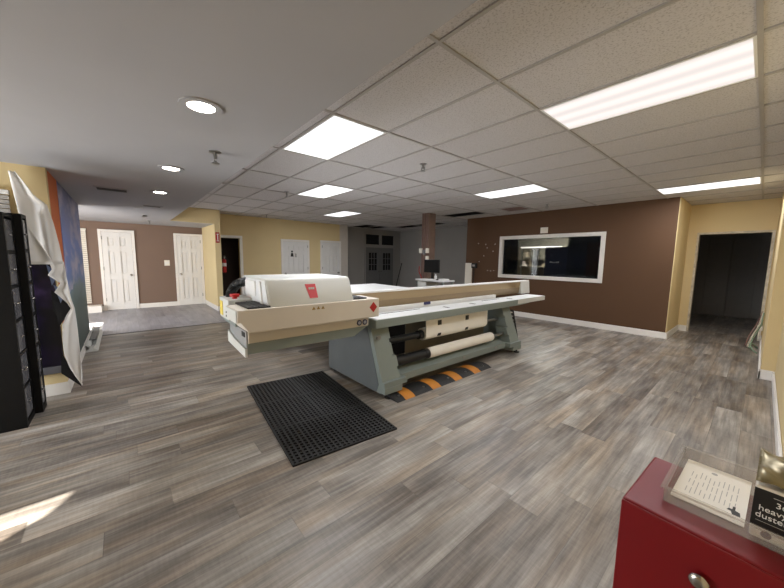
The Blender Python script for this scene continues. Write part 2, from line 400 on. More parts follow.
# raw jambs of the opening
struct(MB().box(-.985, 9.385, 0, -.95, 9.525, 2.10).box(.045, 9.385, 0, .085, 9.525, 2.10).box(-.985, 9.385, 2.10, .085, 9.525, 2.14).build('trim_3', 'rawjamb'))
# corridor beyond the opening
struct(MB().box(-1.6, 13.0, 0, .4, 13.1, 2.6).box(-1.7, 9.52, 0, -1.6, 13.1, 2.6).box(.4, 9.52, 0, .5, 13.1, 2.6).box(-1.7, 9.52, 2.5, .5, 13.1, 2.6).build('wall_corridor', 'dark_door'))
d3 = sroot('door_3', (-.6, 12.98, 0)); o = (-.6, 12.98, 0)
MB(o).box(-1.08, 12.96, 0, -.62, 12.998, 2.2, .008).build('door_panel', 'dark_door', d3)
MB(o).box(-.6, 12.96, 0, -.12, 12.998, 2.2, .008).build('door_panel', 'dark_door', d3)
# room behind the dark doorway, mural wall, street wall
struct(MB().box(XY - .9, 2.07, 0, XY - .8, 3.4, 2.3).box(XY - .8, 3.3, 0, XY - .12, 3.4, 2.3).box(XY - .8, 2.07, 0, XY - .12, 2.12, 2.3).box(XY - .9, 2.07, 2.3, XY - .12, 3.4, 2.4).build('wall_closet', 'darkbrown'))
struct(MB().box(-5.5, -.68, 0, -4.88, -.545, HS).box(-5.5, -.545, .11, -4.88, -.54, HS).build('wall_stub', 'orange'))
struct(MB().box(-7.85, -.68, 0, -5.5, -.545, HS).build('wall_mural', 'yellow'))
struct(MB().box(-4.89, YF, 0, -4.78, -.54, HS).build('wall_side', 'yellow'))
tag(MB((-6.6, -.54, 0)).box(-7.84, -.545, .10, -5.5, -.535, HS - .005).build('wall_poster', 'mural'), 'blue cloudy sky and dark landscape mural covering the wall by the alcove', 'mural')
# unseen street wall; openings placed for daylight and shaped to cut the sun patch
b = MB()
def wbox(x0, x1, z0, z1): b.box(x0, YF - .1, z0, x1, YF, z1)
edges = [XL, -9.4, -8.1, -7.6, -5.2, -4.6, -2.9, -2.66, -2.40, XR]
op = {(-9.4, -8.1): (.1, 2.25), (-7.6, -5.2): (.1, 2.2), (-4.6, -2.9): (.3, 1.25), (-2.66, -2.40): (.3, None)}
for x0, x1 in zip(edges, edges[1:]):
    if (x0, x1) in op:
        z0, z1 = op[(x0, x1)]; wbox(x0, x1, 0, z0)
        if z1: wbox(x0, x1, z1, HS)
        else: b.prism([(-2.66, HS), (-2.40, HS), (-2.40, 2.11), (-2.503, 2.245), (-2.612, 2.31), (-2.66, 2.32)], 'y', YF - .1, YF)
    else: wbox(x0, x1, 0, HS)
struct(b.build('wall_street', 'yellow'))
# baseboards
def base(name, *segs):
    b = MB()
    for s in segs:
        x0, y0, x1, y1 = s
        b.box(x0, y0, 0, x1, y1, .105).box(x0 + (.004 if abs(x1 - x0) < .05 else 0), y0 + (.004 if abs(y1 - y0) < .05 else 0), .105, x1 - (.004 if abs(x1 - x0) < .05 else 0), y1 - (.004 if abs(y1 - y0) < .05 else 0), .125)
    return struct(b.build(name, 'trim'))
base('baseboard_back', (-5.98, YB - .018, -1.13, YB))
base('baseboard_return', (-1.13, YB - .018, -1.112, 9.4), (-1.112, 9.382, -.985, 9.4))
base('baseboard_right', (XR - .018, YF, XR, 6.282), (.085, 6.282, XR, 6.3), (.082, 6.282, .1, 9.385))
base('baseboard_alcove', (XL, .285, XL + .018, 1.19), (XL, -2.9, XL + .018, -.455))
base('baseboard_partition', (XL + .02, 1.912, -9.65, 1.93), (-9.65, 1.93, -9.632, 2.07))
base('baseboard_mural', (-7.85, -.54, -4.78, -.522), (-7.868, -.68, -7.85, -.522))
base('baseboard_side', (-4.78, YF, -4.762, -.522))

# ------------------------------------------------------------------ doors
def panel_door(n, X, y0, y1, ztop, knob_side, m='door', cas=.062, handle=True):
    """six-panel door facing +X, casing outside y0..y1"""
    o = (X, (y0 + y1) / 2, 0); r = sroot('door_%d' % n, o)
    MB(o).box(X, y0, 0, X + .044, y0 + cas, ztop, .004).box(X, y1 - cas, 0, X + .044, y1, ztop, .004).box(X, y0 + cas, ztop - cas, X + .044, y1 - cas, ztop, .004).build('door_frame', 'trim', r)
    a, c, t = y0 + cas + .004, y1 - cas - .004, ztop - cas - .004
    b = MB(o); w = c - a; st = .11 * w / .6; mid = .10 * w / .6
    zr = [(.0, .20), (.84, .98), (1.60, 1.72), (t - .13, t)]
    b.box(X, a, .005, X + .003, c, t)
    b.box(X + .004, a, .005, X + .036, a + st, t).box(X + .003, c - st, .005, X + .036, c, t)
    m0 = (a + c) / 2
    b.box(X + .004, m0 - mid / 2, .005, X + .036, m0 + mid / 2, t)
    for z0, z1 in zr:
        b.box(X + .004, a + st, max(z0, .005), X + .0355, m0 - mid / 2, z1); b.box(X + .004, m0 + mid / 2, max(z0, .005), X + .0355, c - st, z1)
    for (za, zb) in ((.20, .84), (.98, 1.60), (1.72, t - .13)):
        for ya, yb in ((a + st, m0 - mid / 2), (m0 + mid / 2, c - st)):
            b.box(X + .003, ya + .03, za + .03, X + .022, yb - .03, zb - .03, .006)
    b.build('door_panel', m, r)
    if handle:
        ky = c - .06 if knob_side > 0 else a + .06
        MB(o).cyl((X + .03, ky, .945), (X + .042, ky, .945), .032).cyl((X + .042, ky, .945), (X + .07, ky, .945), .012).ball((X + .09, ky, .945), .029).build('door_handle', 'chrome', r, True)
        hy = a if knob_side > 0 else c
        for hz in (.25, 1.08, t - .2): MB(o).cyl((X + .044, hy, hz), (X + .044, hy, hz + .09), .009, 10).build('hinge', 'steel', r)
    return r
panel_door(1, XL, -.46, .285, 2.165, 1)
panel_door(2, XL, 1.185, 1.925, 2.155, -1)
r4 = panel_door(4, XY, 4.02, 5.02, 2.095, -1)
panel_door(5, XY + .004, 5.45, 6.30, 2.12, 1)
# casing of the dark doorway
struct(MB().box(XY, 2.745, 0, XY + .02, 2.83, 2.125, .004).box(XY, 2.07, 2.045, XY + .02, 2.745, 2.125, .004).build('trim_4', 'trim'))
# restroom sign on the door: small figure
rs = MB((XY + .02, 4.40, 1.62)).ball((XY + .04, 4.385, 1.69), .034, .18, 1, 1).prism([(4.35, 1.64), (4.42, 1.64), (4.435, 1.52), (4.335, 1.52)], 'x', XY + .034, XY + .046).build('restroom_sign', 'black')
tag(rs, 'small black figure sign on the white door in the yellow wall', 'sign')
tag(MB((XY + .02, 4.52, 1.58)).prism([(4.48, 1.64), (4.54, 1.62), (4.55, 1.50), (4.48, 1.50)], 'x', XY + .034, XY + .044).build('restroom_sign_plate', 'ink'), 'small grey plate beside the black figure on the white door', 'sign')

# french doors in the unlit end
X = -10.9; o = (X, 8.55, 0); r = sroot('door_6', o)
MB(o).box(X, 7.74, 0, X + .03, 7.80, 2.55).box(X, 9.31, 0, X + .03, 9.37, 2.55).box(X, 7.80, 2.50, X + .03, 9.31, 2.55).box(X, 7.80, 1.97, X + .03, 9.31, 2.09).box(X, 8.50, 2.09, X + .03, 8.64, 2.50).build('door_frame', 'graywall', r)
for a, c in ((7.80, 8.545), (8.565, 9.31)):
    b = MB(o); ga, gc = a + .16, c - .16
    b.box(X, a, .01, X + .025, ga, 1.96).box(X, gc, .01, X + .025, c, 1.96).box(X, ga, .01, X + .025, gc, .99).box(X, ga, 1.74, X + .025, gc, 1.96)
    for i in (1, 2): b.box(X + .005, ga + (gc - ga) * i / 3 - .01, .99, X + .02, ga + (gc - ga) * i / 3 + .01, 1.74)
    for i in (1, 2): b.box(X + .005, ga, .99 + .25 * i - .01, X + .02, gc, .99 + .25 * i + .01)
    dp = b.build('door_panel', 'grey_door', r)
    MB(o).box(X + .002, ga, .99, X + .006, gc, 1.74).build('door_pane', 'darkpane', dp)
    yk = c - .05 if a < 8 else a + .05
    MB(o).box(X + .025, yk - .012, .92, X + .07, yk + .012, .96, .004).build('door_handle', 'chrome', dp)
for a, c in ((7.80, 8.50), (8.64, 9.31)): MB(o).box(X, a, 2.09, X + .01, c, 2.50).build('transom_pane', 'darkpane', r)

# ------------------------------------------------------------------ interior window and the room behind it
o = ((WX0 + WX1) / 2, YB, 1.6); r = sroot('window_1', o)
f = .075
b = MB(o)
b.box(WX0 - f, YB - .03, WZ0 - f, WX0 + .012, YB + .12, WZ1 + f, .004).box(WX1 - .012, YB - .03, WZ0 - f, WX1 + f, YB + .12, WZ1 + f, .004)
b.box(WX0 + .012, YB - .03, WZ0 - f, WX1 - .012, YB + .12, WZ0 + .012, .004).box(WX0 + .012, YB - .03, WZ1 - .012, WX1 - .012, YB + .12, WZ1 + f, .004)
b.build('window_frame', 'trim', r)
MB(o).box(WX0 + .012, YB + .05, WZ0 + .012, WX1 - .012, YB + .056, WZ1 - .012).build('window_pane', 'pane', r)
struct(MB().box(-5.8, 10.6, 0, -1.3, 10.7, H).box(-5.86, 8.2, 0, -5.8, 10.7, H).box(-1.36, 8.2, 0, -1.3, 10.7, H).box(-5.8, 8.2, 0, -1.3, 10.6, .02).build('wall_office', 'shopwall'))
for x0, x1, lab in ((-4.757, -4.35, 'narrow black panel behind the window glass, next to the column side'), (-3.09, -2.383, 'wide black panel behind the window glass, near the brown corner')):
    tag(MB(((x0 + x1) / 2, 8.17, WZ0 + .012)).box(x0, 8.165, WZ0 + .013, x1, 8.19, WZ1 - .013).build('black_panel', 'black', None), lab, 'panel', 'black panels in the window')
area('office_lamp', (-4.0, 9.3, 2.6), (0, 0, 0), .8, .5, 170, (1, .95, .85))  # unseen lamp added to brighten the room behind the window
sh = thing('display_shelf', 'lit white display shelf seen through the interior window', 'shelf', (-4.5, 10.2, .02)); o = (-4.5, 10.2, .02)
for sx in (-5.25, -4.72, -3.98): MB(o).box(sx - .02, 10.1, .02, sx + .02, 10.14, 1.9).build('post', 'steel', sh)
for z in (.5, .95, 1.3, 1.6): MB(o).box(-5.25, 10.0, z, -3.98, 10.5, z + .02).build('shelf', 'shopwall', sh)
MB(o).box(-5.25, 10.02, 1.9, -3.98, 10.1, 1.945).build('light_strip', 'shopstrip', sh)
g = 0
for x, z, w, h, mm in ((-5.15, 1.32, .12, .17, 'cardboard'), (-4.95, 1.32, .1, .2, 'mixed'), (-4.5, 1.32, .16, .1, 'mixed'), (-4.2, 1.32, .12, .2, 'olive'), (-5.1, 1.62, .1, .16, 'mixed'), (-4.35, 1.62, .14, .14, 'ink')):
    tag(MB((x, 10.2, z)).prism([(x - w / 2, z), (x + w / 2, z), (x + w / 2, z + h * .85), (x + w * .3, z + h), (x - w * .3, z + h), (x - w / 2, z + h * .85)], 'y', 10.12, 10.3).build('carton', mm), ['white carton low on the shelf seen through the window', 'patterned carton beside the white one through the window', 'flat wide carton low on the shelf through the window', 'olive carton at the shelf end seen through the window', 'small carton on the upper shelf seen through the window', 'grey carton on the upper shelf seen through the window'][g], 'box', 'cartons on the shelf behind the window'); g += 1
po = thing('wall_poster_dark', 'dark blue poster with small white lettering seen through the window', 'poster', (-3.5, 8.65, 1.5)); o = (-3.5, 8.65, 1.5)
MB(o).box(-3.84, 8.655, 1.0, -3.26, 8.668, 1.86).build('sheet', 'poster', po)
b = MB(o)
for i in range(7): b.box(-3.70 + i * .034, 8.65, 1.45 + .008 * math.sin(i * 2), -3.676 + i * .034, 8.655, 1.478 + .010 * math.cos(i))
b.build('lettering', 'white', po)
tag(MB((-3.64, YB, 2.2)).box(-3.735, YB - .012, 2.185, -3.55, YB - .002, 2.33, .003).build('paper_notice', 'switch'), 'small blank white card on the brown wall above the window', 'notice')
for i, (x, z) in enumerate(((-5.55, 1.98), (-5.3, 1.95), (-5.05, 1.75), (-5.2, 1.2), (-5.1, 1.19), (-5.0, 1.2), (-5.35, 1.62), (-5.5, 1.45), (-5.25, 1.85), (-5.0, 1.95))):
    tag(MB((x, YB, z)).cyl((x, YB - .006, z), (x, YB, z), .012, 10).build('wall_patch', 'switch'), 'tiny white filler spot on the brown wall beside the window', 'spot', 'filler spots on the brown wall')
tag(MB((-2.40, YB, 1.8)).box(-2.415, YB - .05, 1.77, -2.39, YB - .03, 1.80, .003).build('window_latch', 'black'), 'tiny black latch on the white window frame edge', 'latch')
# white panel and black wall phone at the end of the brown wall
tag(MB((-5.86, YB, .1)).box(-5.975, YB - .03, .13, -5.73, YB - .004, 1.40, .005).build('white_board', 'switch'), 'white board standing against the left end of the brown wall', 'board')
ph = thing('wall_terminal', 'black wall terminal with cord at the left end of the brown wall', 'wall phone', (-5.72, YB, 1.25)); o = (-5.72, YB, 1.25)
MB(o).box(-5.725, YB - .07, 1.25, -5.555, YB - .001, 1.40, .012).build('body', 'black', ph)
MB(o).box(-5.69, YB - .074, 1.30, -5.60, YB - .07, 1.36).build('screen', 'ink', ph)
MB(o).tube([(-5.66, YB - .02, 1.26), (-5.66, YB - .02, .9), (-5.67, YB - .02, .6), (-5.66, YB - .02, .2)], .012).build('cord', 'black', ph)

# ------------------------------------------------------------------ ceiling fittings
TUBE, TUBECOL = 31.0, (.93, .95, 1.0)
def troffer(k, j, label, m='troffer'):
    x1, x0, y0, y1 = gx(k) - .012, gx(k + 1) + .012, gy(j) + .012, gy(j + 1) - .012
    o = ((x0 + x1) / 2, (y0 + y1) / 2, H); t = thing('ceiling_light', label, 'ceiling light', o, 'fluorescent ceiling panels')
    z0, z1 = H - .012, H - .001
    fx = .014
    MB(o).box(x0, y0, z0, x0 + fx, y1, z1).box(x1 - fx, y0, z0, x1, y1, z1).box(x0 + fx, y0, z0, x1 - fx, y0 + fx, z1).box(x0 + fx, y1 - fx, z0, x1 - fx, y1, z1).build('frame', 'white', t)
    MB(o).box(x0 + fx, y0 + fx, z0 + .004, x1 - fx, y1 - fx, z1 - .002).build('diffuser', m, t)
    l = bpy.data.lights.new('tube_light', 'AREA'); l.shape = 'RECTANGLE'; l.size = x1 - x0 - .04; l.size_y = y1 - y0 - .04; l.energy = TUBE; l.color = TUBECOL
    lo = bpy.data.objects.new('tube_light', l); COL.objects.link(lo); lo.location = (o[0], o[1], z0 - .002)
troffer(0, 1, 'largest fluorescent ceiling panel, high above the red cabinet side of the room', 'troffer_bands')
troffer(0, 8, 'long fluorescent ceiling panel in front of the dark doorway opening')
troffer(2, 5, 'fluorescent ceiling panel above the brown wall window')
troffer(2, -1, 'fluorescent ceiling panel beside the edge of the lower ceiling')
troffer(4, 1, 'fluorescent ceiling panel above the printer hood, second from the lower ceiling')
troffer(6, 4, 'smallest fluorescent ceiling panel, farthest towards the yellow wall')
def downlight(x, y, label):
    o = (x, y, HS); t = thing('recessed_light', label, 'ceiling light', o, 'round recessed ceiling lights')
    MB(o).ring((x, y, HS + .003), (0, 0, -1), .071, .112, .012, 36).build('trim_ring', 'soffit', t, True)
    MB(o).cyl((x, y, HS - .005), (x, y, HS - .001), .072, 28).build('lens', 'can', t)
downlight(-2.19, .40, 'round recessed light nearest the camera in the lower ceiling')
downlight(-3.89, .42, 'middle one of three round recessed lights in the lower ceiling')
downlight(-5.44, .445, 'round recessed light in the lower ceiling, nearest the air vent')
def sprinkler(x, y, z, label):
    o = (x, y, z); t = thing('sprinkler_head', label, 'sprinkler', o, 'ceiling sprinkler heads')
    MB(o).cyl((x, y, z - .006), (x, y, z + .004), .045, 20).build('escutcheon', 'steel', t)
    MB(o).cyl((x, y, z - .06), (x, y, z - .005), .014, 10).tube([(x - .024, y, z - .04), (x - .03, y, z - .066), (x, y, z - .09)], .006, 6).tube([(x + .024, y, z - .04), (x + .03, y, z - .066), (x, y, z - .09)], .006, 6).build('body', 'steel', t)
    MB(o).cyl((x, y, z - .096), (x, y, z - .09), .03, 14).build('deflector', 'steel', t)
sprinkler(-3.04, .64, HS, 'sprinkler head in the lower ceiling near the first round light')
sprinkler(-3.01, 3.07, H, 'sprinkler head in the tile ceiling right of the big left panel')
sprinkler(-3.2, 7.15, H, 'sprinkler head over the brown wall window')
sprinkler(-6.0, 2.45, H, 'sprinkler head beside the panel over the printer hood')
sprinkler(-9.6, 3.3, H, 'sprinkler head high in front of the yellow wall')
sprinkler(-10.1, .57, HS, 'sprinkler head in the alcove ceiling above the two white doors')
for x, y, lx, ly, lab in ((-5.69, -.05, .22, .30, 'narrow dark air vent in the lower ceiling near the mural'), (-7.07, .45, .10, .24, 'slim air vent in the lower ceiling towards the alcove')):
    o = (x, y, HS); t = thing('ceiling_vent', lab, 'air vent', o, 'air vents in the lower ceiling')
    MB(o).box(x - lx / 2 - .03, y - ly / 2 - .03, HS - .010, x - lx / 2, y + ly / 2 + .03, HS - .001).box(x + lx / 2, y - ly / 2 - .03, HS - .010, x + lx / 2 + .03, y + ly / 2 + .03, HS - .001).box(x - lx / 2, y - ly / 2 - .03, HS - .010, x + lx / 2, y - ly / 2, HS - .001).box(x - lx / 2, y + ly / 2, HS - .010, x + lx / 2, y + ly / 2 + .03, HS - .001).build('frame', 'soffit', t)
    b = MB(o)
    for i in range(5):
        q = x - lx / 2 + lx * (i + .5) / 5; b.box(q - .004, y - ly / 2, HS - .009, q + .004, y + ly / 2, HS - .003)
    b.build('louvres', 'black', t)  # coloured black for the shade in the gaps between them
    MB(o).box(x - lx / 2, y - ly / 2, HS - .003, x + lx / 2, y + ly / 2, HS - .001).build('backing', 'black', t)
o = (-4.0, 7.24, H); t = thing('return_vent', 'square grey return air vent in the tile ceiling by the brown wall', 'air vent', o)
MB(o).box(-4.29, 6.97, H - .012, -3.71, 7.0, H - .001).box(-4.29, 7.49, H - .012, -3.71, 7.52, H - .001).box(-4.29, 7.0, H - .012, -4.26, 7.49, H - .001).box(-3.74, 7.0, H - .012, -3.71, 7.49, H - .001).build('frame', 'grid', t)
b = MB(o)
for i in range(12): b.box(-4.26, 7.01 + i * .04, H - .010, -3.74, 7.03 + i * .04, H - .003)
b.build('louvres', 'conduit', t)
tag(MB((-8.9, .42, HS)).box(-9.0, .38, HS - .03, -8.75, .46, HS - .001, .008).build('smoke_detector', 'steel'), 'small grey fitting on the alcove ceiling before the white doors', 'detector')

# ------------------------------------------------------------------ wall fittings on the left
o = (XL, .99, 1.28); t = thing('light_switch', 'white double light switch on the brown wall between the white doors', 'light switch', o)
MB(o).box(XL, .925, 1.2, XL + .008, 1.055, 1.36, .003).build('plate', 'switch', t)
for y in (.965, 1.015): MB(o).box(XL + .008, y - .014, 1.25, XL + .016, y + .014, 1.31, .003).build('rocker', 'white', t)
o = (-9.65, 2.0, 2.0); t = thing('extinguisher_sign', 'narrow red sign with white bar on the yellow wall end', 'sign', o)
MB(o).box(-9.65, 1.945, 1.86, -9.640, 2.04, 2.14).build('plate', 'redplastic', t)
MB(o).box(-9.640, 1.985, 1.90, -9.636, 2.005, 2.10).box(-9.640, 1.968, 2.08, -9.636, 2.022, 2.10).box(-9.640, 1.968, 1.90, -9.636, 2.022, 1.92).build('lettering', 'white', t)
o = (-10.33, 2.29, 1.0); t = thing('fire_extinguisher', 'red fire extinguisher hanging at the edge of the dark doorway', 'fire extinguisher', o)
ex, ey = -10.50, 2.32
MB(o).cyl((ex, ey, 1.02), (ex, ey, 1.38), .055, 20).ball((ex, ey, 1.38), .055, 1, 1, .8).build('cylinder', 'redplastic', t, True)
MB(o).cyl((ex, ey, 1.20), (ex, ey, 1.30), .0562, 20, cap=False).build('label_band', 'white', t)
MB(o).cyl((ex, ey, 1.42), (ex, ey, 1.47), .018, 12).box(ex - .02, ey - .015, 1.47, ex + .09, ey + .015, 1.485).box(ex - .02, ey - .012, 1.50, ex + .07, ey + .012, 1.515).build('valve_handle', 'steel', t)
MB(o).tube([(ex + .02, ey + .02, 1.45), (ex + .03, ey + .08, 1.42), (ex + .02, ey + .09, 1.25), (ex + .02, ey + .085, 1.12)], .010, 8).build('hose', 'black', t, True)
MB(o).box(ex - .03, 2.225, 1.15, ex + .03, 2.262, 1.30).build('bracket', 'steel', t)
# white slatted blind left of the doors and the white box under it
o = (XL, -1.1, 1.2); t = thing('window_blind', 'white slatted blind hanging on the brown wall beside the mural edge', 'blind', o)
MB(o).box(XL + .005, -1.55, 2.115, XL + .06, -.675, 2.16, .004).build('headrail', 'blind', t)
b = MB(o)
for i in range(38):
    z = .22 + i * .05; b.prism([(XL + .012, z), (XL + .022, z), (XL + .05, z + .043), (XL + .04, z + .043)], 'y', -1.54, -.685)
b.build('slats', 'blind', t)
tag(MB((-11.15, -.7, 0)).box(-11.37, -1.2, 0, -11.06, -.49, .175, .008).build('low_box', 'trim'), 'low white box on the floor beneath the slatted blind', 'box')

# ------------------------------------------------------------------ column, workstation, stick
o = (-6.0, 6.42, 0); t = thing('column', 'raw brown plaster column with conduits rising behind the printer', 'column', o)
MB(o).prism([(-6.17, 6.30), (-5.90, 6.30), (-5.90, 6.56), (-6.17, 6.56)], 'z', 0, H - .008, .01).build('shaft', 'raw', t)
for x, yy in ((-6.12, 6.28), (-6.03, 6.275), (-5.94, 6.28)):
    MB(o).tube([(x, yy, .3), (x, yy, 1.5), (x + .01, yy, 2.2), (x, yy, H - .01)], .016, 8).build('conduit', 'conduit', t, True)
for x, z, mm in ((-6.13, 1.66, 'switch'), (-6.0, 1.62, 'grey_door'), (-5.88, 1.66, 'switch'), (-5.88, 1.45, 'switch')):
    MB(o).box(x - .045, 6.21, z, x + .045, 6.262, z + .13, .006).build('outlet_box', mm, t)
MB(o).tube([(-6.2, 6.27, 1.3), (-6.19, 6.25, 1.15), (-6.08, 6.24, 1.0), (-6.05, 6.25, .6)], .012, 8).build('cable', 'redplastic', t, True)
o = (-5.4, 6.0, 0); t = thing('workstation', 'pale high computer desk standing beside the raw column', 'desk', o)
MB(o).box(-5.82, 5.75, .955, -4.88, 6.18, .99, .006).build('desk_top', 'table', t)
for x, y in ((-5.78, 5.79), (-5.78, 6.14), (-4.92, 5.79), (-4.92, 6.14)): MB(o).box(x - .02, y - .02, 0, x + .02, y + .02, .955).build('leg', 'grey_green', t)
MB(o).box(-5.80, 5.77, .52, -5.45, 6.16, .94, .006).build('drawer_unit', 'hood', t)
MB(o).box(-5.44, 5.8, .74, -4.95, 6.12, .765).build('keyboard_shelf', 'black', t)
o = (-5.55, 6.1, .99); t = thing('computer_monitor', 'black computer monitor standing on the high desk by the column', 'monitor', o)
MB(o).box(-5.79, 6.03, 1.155, -5.27, 6.06, 1.49, .006).build('bezel', 'black', t)
MB(o).box(-5.775, 6.027, 1.17, -5.285, 6.031, 1.475).build('screen', 'screen', t)
MB(o).box(-5.56, 6.06, .99, -5.50, 6.09, 1.25).box(-5.64, 6.0, .99, -5.42, 6.14, 1.002, .003).build('stand', 'black', t)
tag(MB((-5.5, 5.85, .99)).box(-5.55, 5.79, .99, -5.20, 5.92, 1.008, .004).build('keyboard', 'white'), 'white keyboard on the high desk in front of the monitor', 'keyboard')
tag(MB((-5.3, 5.95, .99)).cyl((-5.32, 5.97, .99), (-5.32, 5.97, 1.09), .03, 16, .028).cyl((-5.32, 5.97, 1.09), (-5.32, 5.97, 1.13), .014, 12).build('spray_bottle', 'white', None, True), 'small white bottle beside the monitor on the desk', 'bottle')
tag(MB((-5.05, 5.95, .99)).box(-5.13, 5.86, .99, -4.95, 6.06, 1.025, .008).build('desk_device', 'white'), 'flat white device at the open end of the high desk', 'device')
tag(MB((-5.0, 5.8, .99)).ball((-5.16, 5.85, 1.002), .028, 1, 1.5, .55).build('computer_mouse', 'black', None, True), 'black mouse beside the white keyboard on the desk', 'mouse')
tag(MB((-10.75, 9.45, 0)).cyl((-10.72, 9.3, 0), (-10.70, 9.68, 1.3), .02, 10).build('broom_stick', 'black', None, True), 'dark stick leaning on the grey wall beside the glazed double doors', 'stick')

# ------------------------------------------------------------------ the printer
PO = (-3.2, 3.4, 0)
P = thing('flatbed_printer', 'large grey-green wide-format printer with cream print head housing', 'printer', PO)
def slant(z): return -2.755 + (0.80 - z) * (0.225 / 0.60) if z < .80 else -2.755     # front edge of the legs
def leg(ya, yb, outer_first, name='leg'):
    """ya outer face, yb inner direction (+1/-1): the front strip steps in and out"""
    s = 1 if outer_first else -1
    b = MB(PO)
    b.prism([(-3.67, .045), (-3.67, .76), (-2.75, .76), (slant(.14), .14), (slant(.14), .10), (-2.56, .045)], 'y', ya, ya + s * .10)
    segs = [(.60, .76, .24), (.55, .60, .215), (.43, .55, .235), (.41, .43, .21), (.30, .41, .27), (.27, .30, .245), (.18, .27, .26), (.12, .18, .33), (.055, .12, .25)]
    for z0, z1, w in segs:
        xo0, xo1 = slant(max(z0, .13)), slant(max(z1, .13))
        if z1 <= .13: xo0 = xo1 = -2.475
        if (z0, z1) == (.12, .18): xo0 = xo1 = slant(.13) + .02
        b.prism([(xo0 - .2, z0), (xo0, z0), (xo1, z1), (xo1 - .2, z1)], 'y', ya + s * .001, ya + s * w)
    l = b.build(name, 'grey_green', P)
    MB(PO).prism([(-3.665, .05), (-3.665, .75), (-2.80, .75), (slant(.2) - .05, .14), (-2.62, .05)], 'y', ya - s * .004, ya + s * .002).build('side_panel', 'slate', l)
    for x in (-2.51, -3.6):
        MB(PO).cyl((x, ya + s * .08, 0), (x, ya + s * .08, .015), .045, 16).cyl((x, ya + s * .08, .015), (x, ya + s * .08, .06), .014, 10).build('foot', 'black', l)
    return l
leg(2.03, 1, True)
leg(4.93, -1, False)
# bundle of cables on the right leg
b = MB(PO)
for i in range(7):
    z0 = .18 + i * .065; b.tube([(-2.66 - i * .015, 4.93, z0), (-2.60 - i * .015, 5.02, z0 + .03), (-2.62 - i * .015, 5.04, z0 + .07), (-2.70 - i * .015, 4.94, z0 + .09)], .02, 8)
b.build('cable_bundle', 'black', P, True)
# apron and table top
b = MB(PO).prism([(2.0, .755), (5.0, .755), (5.3, .765), (5.98, .822), (5.98, .848), (2.0, .848)], 'x', -2.72, -2.60, .006)
b.build('front_apron', 'grey_green', P)
MB(PO).prism([(2.0, .755), (5.0, .755), (5.98, .822), (5.98, .846), (2.0, .846)], 'x', -2.94, -2.72).build('table_bed', 'grey_green', P)
MB(PO).box(-2.93, 2.02, .846, -2.61, 5.96, .853, .002).build('table_top', 'table', P)
MB(PO).box(-2.87, 2.05, .853, -2.85, 2.92, .855).build('slot', 'black', P)
MB(PO).box(-2.86, 4.30, .853, -2.835, 4.80, .855).build('slot', 'black', P)
for y in (3.3, 3.9, 4.95): MB(PO).box(-2.80, y, .853, -2.70, y + .035, .855).build('slot', 'black', P)
MB(PO).box(-2.605, 4.98, .775, -2.598, 5.97, .85).build('extension_trim', 'hood', P)
# groove, rail and gantry beam
MB(PO).box(-3.02, 2.0, .80, -2.93, 5.9, .835).build('groove', 'black', P)
MB(PO).box(-3.02, 1.98, .835, -2.965, 4.9, .905, .004).build('lower_rail', 'white', P)
MB(PO).box(-2.964, 3.1, .88, -2.95, 3.22, .915).build('rail_clip', 'navy', P)
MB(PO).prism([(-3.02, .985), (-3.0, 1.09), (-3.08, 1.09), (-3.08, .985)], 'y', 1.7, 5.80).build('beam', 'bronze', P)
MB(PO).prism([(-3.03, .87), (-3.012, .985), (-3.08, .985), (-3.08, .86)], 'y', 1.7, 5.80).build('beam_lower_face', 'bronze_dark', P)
MB(PO).box(-3.09, 1.7, 1.09, -2.99, 6.12, 1.115, .006).build('beam_cap', 'white', P)
MB(PO).prism([(-3.09, .86), (-2.97, .86), (-2.99, 1.09), (-3.09, 1.09)], 'y', 5.80, 6.13, .006).build('beam_end_block', 'hood', P)
# rear body and long flatbed behind the beam
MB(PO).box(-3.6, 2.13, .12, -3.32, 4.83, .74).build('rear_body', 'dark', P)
MB(PO).box(-3.06, 2.85, .2, -3.05, 4.70, .74).build('rear_panel', 'backpanel', P)
MB(PO).box(-5.6, 2.05, .86, -3.32, 4.25, .90, .006).build('flatbed', 'grey_green', P)
MB(PO).box(-5.58, 2.10, .90, -3.33, 4.23, .945, .004).build('vacuum_table', 'white', P)
for x, y in ((-5.5, 2.2), (-5.5, 4.1)):
    l = MB(PO).box(x - .04, y - .04, .03, x + .04, y + .04, .86).build('leg', 'grey_green', P)
    MB(PO).cyl((x, y, 0), (x, y, .03), .045, 14).build('foot', 'black', l)
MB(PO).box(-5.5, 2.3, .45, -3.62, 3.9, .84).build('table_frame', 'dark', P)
# lower tray bar and roll spindles
MB(PO).prism([(-2.62, .10), (-2.575, .105), (-2.575, .185), (-2.92, .27), (-2.95, .25)], 'y', 2.28, 4.60).build('lower_tray', 'grey_green', P)
for y in (3.5, 4.3): MB(PO).box(-2.577, y, .135, -2.570, y + .05, .165).build('tray_hook', 'steel', P)
for yb in (2.12, 4.78):
    for xx, zz in ((-2.80, .53), (-2.66, .315)): MB(PO).box(xx - .06, yb, zz - .04, xx + .07, yb + .04, zz + .04, .01).build('spindle_bracket', 'black', P)
